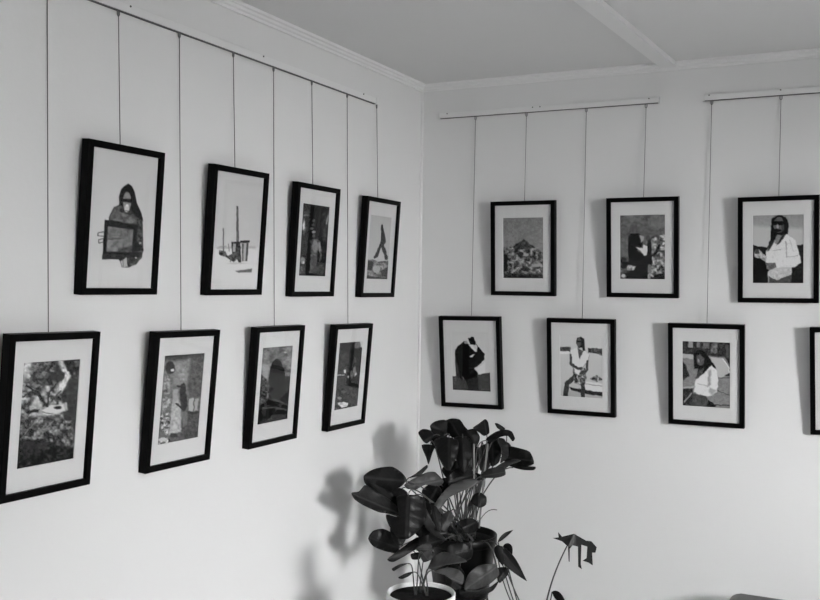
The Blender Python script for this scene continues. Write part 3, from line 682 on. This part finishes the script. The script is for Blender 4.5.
TALL = [ # outline, base and tip of the midrib, depths, material, fold, slant
 ([(247,72),(262,60),(285,64),(296,78),(290,92),(275,106),(262,98)],(296,80),(262,102),3.98,3.94,'leaf',.5,.3),
 ([(258,110),(300,112),(292,135),(280,172),(272,150)],(286,108),(280,170),3.96,3.93,'leaf',.4,0),
 ([(284,52),(300,36),(330,31),(352,50),(345,75),(320,94),(300,85)],(345,72),(288,50),4.02,3.98,'leaf',.5,0),
 ([(326,38),(350,27),(378,30),(394,52),(404,64),(400,88),(370,92),(340,78),(328,58)],(380,86),(345,30),3.97,4.02,'leaf',.5,0),
 ([(298,95),(330,84),(372,95),(374,130),(362,165),(345,194),(325,176),(308,140)],(345,88),(344,192),3.90,3.84,'leaf',.5,.2),
 ([(360,88),(402,84),(420,110),(414,150),(395,197),(378,182),(364,140)],(388,88),(395,195),3.93,3.88,'leaf',.5,-.2),
 ([(396,66),(425,60),(442,85),(434,112),(412,116),(398,92)],(430,105),(402,66),3.97,3.98,'leaf',.4,0),
 ([(420,57),(440,42),(458,29),(468,38),(472,72),(455,82),(438,70)],(464,80),(455,32),3.98,4.04,'leafmid',.3,-.3),
 ([(460,92),(490,70),(520,61),(543,68),(553,90),(545,99),(530,82),(505,86),(480,102)],(462,96),(548,94),3.94,3.90,'leaf',.5,0),
 ([(489,42),(500,43),(522,58),(510,65),(496,56)],(514,62),(490,43),3.95,3.95,'leaf',.4,0),
 ([(495,92),(515,90),(533,115),(530,150),(506,168),(513,130)],(500,92),(512,162),3.92,3.87,'leafmid',.4,-.3),
 ([(466,100),(500,94),(510,130),(502,166),(478,178),(468,140)],(482,96),(484,175),3.96,3.93,'leaf',.4,0),
 ([(532,114),(565,120),(600,132),(613,170),(570,182),(537,178),(518,160),(530,140)],(522,150),(610,160),3.94,3.90,'leaf',.3,.2),
 ([(470,200),(510,168),(550,155),(572,160),(540,173),(520,186)],(474,200),(570,160),3.92,3.88,'leafmid',.3,-.4),
 ([(545,180),(585,178),(618,179),(612,190),(575,189)],(547,182),(616,184),3.90,3.88,'leaf',.3,0),
 ([(443,212),(468,186),(515,179),(523,205),(490,215)],(446,210),(520,196),3.93,3.88,'leafmid',.3,-.2),
 ([(436,122),(468,106),(474,150),(470,184),(444,192),(438,160)],(452,112),(456,190),3.99,3.97,'leafmid',.3,0),
 ([(333,216),(365,185),(412,184),(427,214),(395,226),(350,242)],(420,205),(340,228),3.93,3.88,'leaf',.4,0),
 ([(420,217),(442,227),(415,246),(380,259),(345,277),(318,312),(290,332),(288,318),(310,280),(345,240),(385,221)],(440,224),(292,326),3.90,3.78,'leafpale',.5,-.2),
 ([(260,252),(285,234),(314,240),(322,270),(300,302),(275,292),(260,272)],(310,242),(280,292),3.88,3.80,'leaf',.4,0),
 ([(413,290),(424,266),(445,261),(463,275),(461,300),(440,309)],(440,262),(438,307),3.93,3.90,'leaf',.3,0),
 ([(75,208),(95,192),(125,182),(165,179),(195,198),(210,220),(192,242),(150,264),(115,257),(80,234)],(206,224),(78,212),3.74,3.62,'leaf',.4,.2),
 ([(203,236),(235,215),(270,198),(300,196),(328,226),(310,242),(270,236),(240,251),(213,249)],(206,244),(324,222),3.76,3.82,'leafmid',.4,.2),
 ([(214,216),(240,200),(273,174),(277,182),(255,206),(225,214)],(218,214),(274,178),3.82,3.86,'leaf',.3,0),
 ([(36,262),(60,257),(78,237),(97,245),(130,267),(165,289),(192,320),(186,337),(150,327),(120,322),(70,299),(45,281)],(188,328),(38,263),3.70,3.58,'leafmid',.4,-.3),
 ([(92,230),(150,253),(192,288),(203,327),(180,312),(130,272)],(200,322),(95,233),3.71,3.62,'leaf',.3,0),
 ([(178,274),(225,268),(267,279),(273,340),(252,377),(215,407),(180,402),(153,362),(146,330),(186,336)],(216,272),(210,404),3.64,3.60,'leaf',.35,0),
 ([(238,280),(262,293),(287,340),(312,385),(337,411),(310,404),(275,377),(250,332)],(244,284),(334,409),3.74,3.70,'leafmid',.5,-.4),
 ([(89,406),(104,382),(135,375),(167,390),(188,420),(182,452),(145,447),(105,431)],(185,436),(92,402),3.72,3.64,'leaf',.25,0),
 ([(149,472),(190,440),(240,404),(282,399),(262,427),(220,452),(170,480)],(280,402),(152,474),3.76,3.68,'leaf',.4,0),
 ([(248,402),(300,388),(334,410),(300,434),(252,444)],(330,408),(252,430),3.80,3.72,'leaf',.4,0),
 ([(262,290),(300,300),(322,340),(318,385),(290,372),(268,330)],(285,295),(312,382),3.80,3.76,'leaf',.4,0),
 ([(324,331),(350,318),(358,345),(332,382),(316,372)],(350,322),(322,378),3.86,3.82,'leafmid',.4,0),
 ([(376,352),(415,341),(440,360),(427,387),(393,388)],(432,352),(382,378),3.90,3.86,'leaf',.4,0),
 ([(196,296),(230,282),(252,300),(250,345),(222,372),(196,350)],(228,286),(216,368),3.67,3.63,'leaf',.4,0),
 ([(230,330),(262,322),(292,350),(285,392),(250,402),(228,372)],(256,328),(256,398),3.86,3.80,'leaf',.4,0),
 ([(168,340),(200,352),(214,392),(196,428),(172,420),(158,380)],(190,346),(186,424),3.66,3.60,'leaf',.4,0),
 ([(290,330),(322,322),(345,352),(336,392),(305,398),(286,366)],(318,328),(312,394),3.92,3.88,'leaf',.4,0),
 ([(150,262),(188,246),(214,262),(206,296),(172,304),(150,288)],(208,270),(154,280),3.80,3.74,'leaf',.4,0),
 ([(285,66),(318,60),(340,86),(332,118),(300,122),(284,96)],(330,80),(296,112),4.00,3.98,'leaf',.4,0),
 ([(392,108),(424,104),(440,136),(430,182),(404,190),(390,150)],(412,108),(410,186),4.00,3.97,'leaf',.4,0),
 ([(322,186),(352,160),(386,166),(398,196),(372,216),(336,214)],(392,186),(328,198),3.98,3.94,'leaf',.4,0),
 ([(372,210),(410,196),(446,204),(450,222),(412,230),(384,232)],(446,214),(378,222),3.96,3.92,'leaf',.3,0),
 ([(506,100),(534,104),(548,134),(540,164),(516,160),(508,130)],(522,104),(526,160),3.99,3.96,'leaf',.4,0),
 ([(308,222),(340,214),(352,240),(334,272),(306,282),(296,252)],(342,222),(304,276),3.94,3.88,'leaf',.4,0),
 ([(340,430),(386,420),(420,436),(414,470),(372,482),(342,462)],(414,440),(346,458),3.83,3.80,'leaf',.3,0),
 ([(393,556),(405,520),(435,492),(490,487),(503,520),(472,551),(430,567),(397,570)],(496,494),(398,564),3.81,3.78,'leafmid',.25,-.2),
 ([(497,500),(522,496),(534,502),(530,522),(505,547),(496,530)],(528,500),(500,543),3.84,3.81,'leaf',.3,0),
 ([(378,562),(420,571),(470,561),(502,540),(482,572),(430,592),(383,590)],(500,545),(384,578),3.83,3.80,'leaf',.3,0),
 ([(330,500),(372,490),(396,520),(392,560),(360,568),(335,540)],(380,494),(350,562),3.82,3.79,'leaf',.3,0),
]
for k, (ol, b, t, db, dt, m_, fo, sl_) in enumerate(TALL):
    if db < 3.79: db += 0.06; dt += 0.06
    o, p0, tg = blade(plant, ol, b, t, db, dt, m_, fo, sl_, 0.03, k)
    ang = k*2.4; rr = 0.02+0.055*((k*37) % 10)/10
    rp = soil + Vector((math.cos(ang)*rr, math.sin(ang)*rr, -0.012))
    if Z(b)[1] > 545:      # trailing leaves hang over the rim
        edge = Vector((p0.x-pb.x, p0.y-pb.y, 0)).normalized()
        rp = soil + edge*0.115 + Vector((0, 0, -0.01))
        mid1 = Vector((pb.x, pb.y, soil.z+0.07)) + edge*0.18
        tube('petiole', bez(rp, mid1, p0, 12), 0.002, M['stem'], o, 6)
    else:
        petiole(o, p0, tg, rp, 0.0034, 0.0022, 'stem')
# two pale stalks that show in front of the leaves
for a, b_ in (((474, 444), (475, 527)), ((488, 444), (479, 528))):
    tube('stalk', bez(at(*b_, 3.97), at((a[0]+b_[0])/2-1, 490, 3.94), at(*a, 3.92), 10), 0.0042, M['stemlight'], plant, 8)
tube('stalk', bez(soil+Vector((.05, -.03, -.01)), at(482, 505, 3.95), at(497, 510, 3.93), 10), 0.0018, M['stem'], plant, 6)
adopt(plant)

# metal stand under the dark pot
st = thing('plant_stand', (pb.x, pb.y, 0), 'thin legged black metal stand under the black pot', 'plant stand')
lathe('tray', [(0.105, -0.006), (0.112, -0.006), (0.112, -0.0005), (0.02, -0.0005)], pb, M['standmetal'], st)
for k in range(4):
    a = 0.5+k*math.pi/2
    d = Vector((math.cos(a), math.sin(a), 0))
    tube('leg', [Vector((pb.x, pb.y, pb.z-0.004))+d*0.108, Vector((pb.x, pb.y, 0))+d*0.14], 0.0045, M['standmetal'], st, 8)
ring = [Vector((pb.x+0.128*math.cos(2*math.pi*k/32), pb.y+0.128*math.sin(2*math.pi*k/32), pb.z*0.38)) for k in range(33)]
tube('brace_ring', ring, 0.003, M['standmetal'], st, 6)
adopt(st)

# --- small plant in the white pot, in front
small, sb, ssoil = potted('potted_plant', 'small broad leaved plant in a white pot before the black pot', (421, 592), 3.35, 0.121, 0.19, 'whitepot', 0.010, 0.72)
SMALL = [([(280,496),(300,460),(330,448),(370,459),(402,478),(375,485),(330,491),(295,506)],(284,500),(400,478),3.26,3.24,'leafmid',.3,-.3),
         ([(295,511),(340,498),(375,505),(392,525),(386,551),(360,541),(330,521)],(298,510),(387,546),3.25,3.22,'leafpale',.3,-.2),
         ([(164,501),(190,487),(217,484),(190,497),(170,509)],(215,486),(166,504),3.30,3.27,'leaf',.4,0),
         ([(184,529),(210,515),(232,511),(216,526),(195,534)],(230,513),(186,530),3.28,3.26,'leaf',.4,0),
         ([(240,440),(262,425),(287,424),(292,446),(265,456)],(288,442),(244,438),3.32,3.30,'leafmid',.3,-.2),
         ([(254,456),(286,445),(292,470),(264,481)],(262,452),(282,476),3.28,3.27,'leafmid',.3,0),
         ([(154,466),(185,450),(227,444),(202,463),(165,473)],(224,446),(156,467),3.32,3.28,'leafmid',.4,0),
         ([(224,455),(256,449),(252,471),(228,472)],(254,452),(228,468),3.31,3.30,'leaf',.3,0)]
for k, (ol, b, t, db, dt, m_, fo, sl_) in enumerate(SMALL):
    o, p0, tg = blade(small, ol, b, t, db, dt, m_, fo, sl_, 0.02, 60+k)
    rp = ssoil + Vector((math.cos(k*2.1)*0.025, math.sin(k*2.1)*0.02, -0.008))
    petiole(o, p0, tg, rp, 0.0026, 0.0017, 'stem')
adopt(small)
sl = thing('stool', (sb.x, sb.y, 0), 'small wooden stool carrying the white pot', 'stool')
lathe('seat', [(0.125, -0.028), (0.13, -0.022), (0.13, -0.004), (0.126, -0.0005)], sb, M['woodstool'], sl)
for k in range(3):
    a = 0.3+k*2*math.pi/3; d = Vector((math.cos(a), math.sin(a), 0))
    tube('leg', [Vector((sb.x, sb.y, sb.z-0.027))+d*0.085, Vector((sb.x, sb.y, 0))+d*0.12], [0.014, 0.010], M['woodstool'], sl, 10)
adopt(sl)

# --- split leaved plant, standing low behind on the right
ec = at(540, 640, 3.95); eh = ec.z-0.02
clay = thing('potted_plant', (ec.x, ec.y, 0), 'split leaved plant with long bare stems beside the black pot', 'potted plant')
lathe('pot', [(0.085, 0.0), (0.09, 0.003), (0.118, eh-0.04), (0.125, eh-0.038), (0.125, eh), (0.115, eh), (0.113, eh-0.03)], (ec.x, ec.y, 0), M['terracotta'], clay)
lathe('soil', [(0.112, eh-0.05), (0.1125, eh-0.022), (0.06, eh-0.018), (0.01, eh-0.016)], (ec.x, ec.y, 0), M['soil'], clay, 24)
es = Vector((ec.x, ec.y, eh-0.02))
# drooping split leaf: an outline with fingers, bent over the midrib
zo = [(170,135),(215,130),(210,90),(240,125),(330,103),(420,155),(460,160),(500,205),(490,245),(465,245),(470,340),(440,320),(395,305),(425,285),(430,200),
      (385,185),(380,330),(388,368),(362,350),(360,200),(320,190),(298,215),(297,315),(290,310),(285,200),(240,160)]
bm = bmesh.new(); vs_ = []
for x, y in zo:
    px, py = 530+x/7.5, 520+y/7.5
    d = 3.88 + 0.0016*abs(px-570) - 0.0022*max(0, py-541)
    vs_.append(bm.verts.new(at(px, py, d)))
bm.faces.new(vs_)
bmesh.ops.triangulate(bm, faces=bm.faces)
bmesh.ops.subdivide_edges(bm, edges=bm.edges, cuts=1)
lf = mesh_bm('leaf', bm, M['leaf'], clay)
sm = lf.modifiers.new('thickness', 'SOLIDIFY'); sm.thickness = 0.0015; sm.offset = 0
tube('petiole', bez(es+Vector((0.02, 0, 0)), at(538, 602, 3.90), at(567, 546, 3.885), 14), [0.0045-0.0018*i/14 for i in range(15)], M['stem'], lf, 8)
SPLIT = [((499,546),(506,556),(527,581), 3.62,3.58,15, -25,.3,'lance',(505,585)), ((503,547),(510,544),(512,555), 3.62,3.60,7, 20,.3,'lance',(513,590)),
         ((498,542),(505,535),(513,530), 3.62,3.64,5, 30,.3,'lance',(510,592)), ((497,545),(500,556),(503,566), 3.60,3.58,10, 10,.3,'ovate',(498,592)),
         ((552,592),(558,594),(568,610), 3.62,3.58,8, 10,.3,'lance',(548,620))]
for b, c, t, db, dt, w_, ro, fo, sh, cp in SPLIT:
    o, p0, tg = leaf(clay, b, c, t, db+.22, dt+.22, w_, ro, fo, sh)
    tube('petiole', bez(es+Vector((random.uniform(-.04, .04), random.uniform(-.03, .03), 0)), at(*cp, 3.90), p0, 14), 0.0026, M['stem'], o, 6)
adopt(clay)

# ------------------------------------------------------------------ dark ottoman against the wall
bx, by, bz = 1.516, -0.12, 0.402
ot = thing('ottoman', (bx+0.3, by-0.25, 0), 'low dark upholstered ottoman against the wall below the pictures', 'ottoman')
box('cushion', (bx-0.045, by+0.03, bz-0.12), (bx+0.62, by-0.50, bz+0.003), M['leather'], ot, 0.045, 6, True)
box('base', (bx-0.03, by+0.012, 0.09), (bx+0.605, by-0.485, bz-0.1205), M['leather'], ot, 0.012, 3, True)
for x in (bx+0.05, bx+0.565):
    for y in (by-0.05, by-0.445):
        tube('foot', [(x, y, 0.0), (x, y, 0.09)], [0.014, 0.02], M['standmetal'], ot, 12)
adopt(ot)
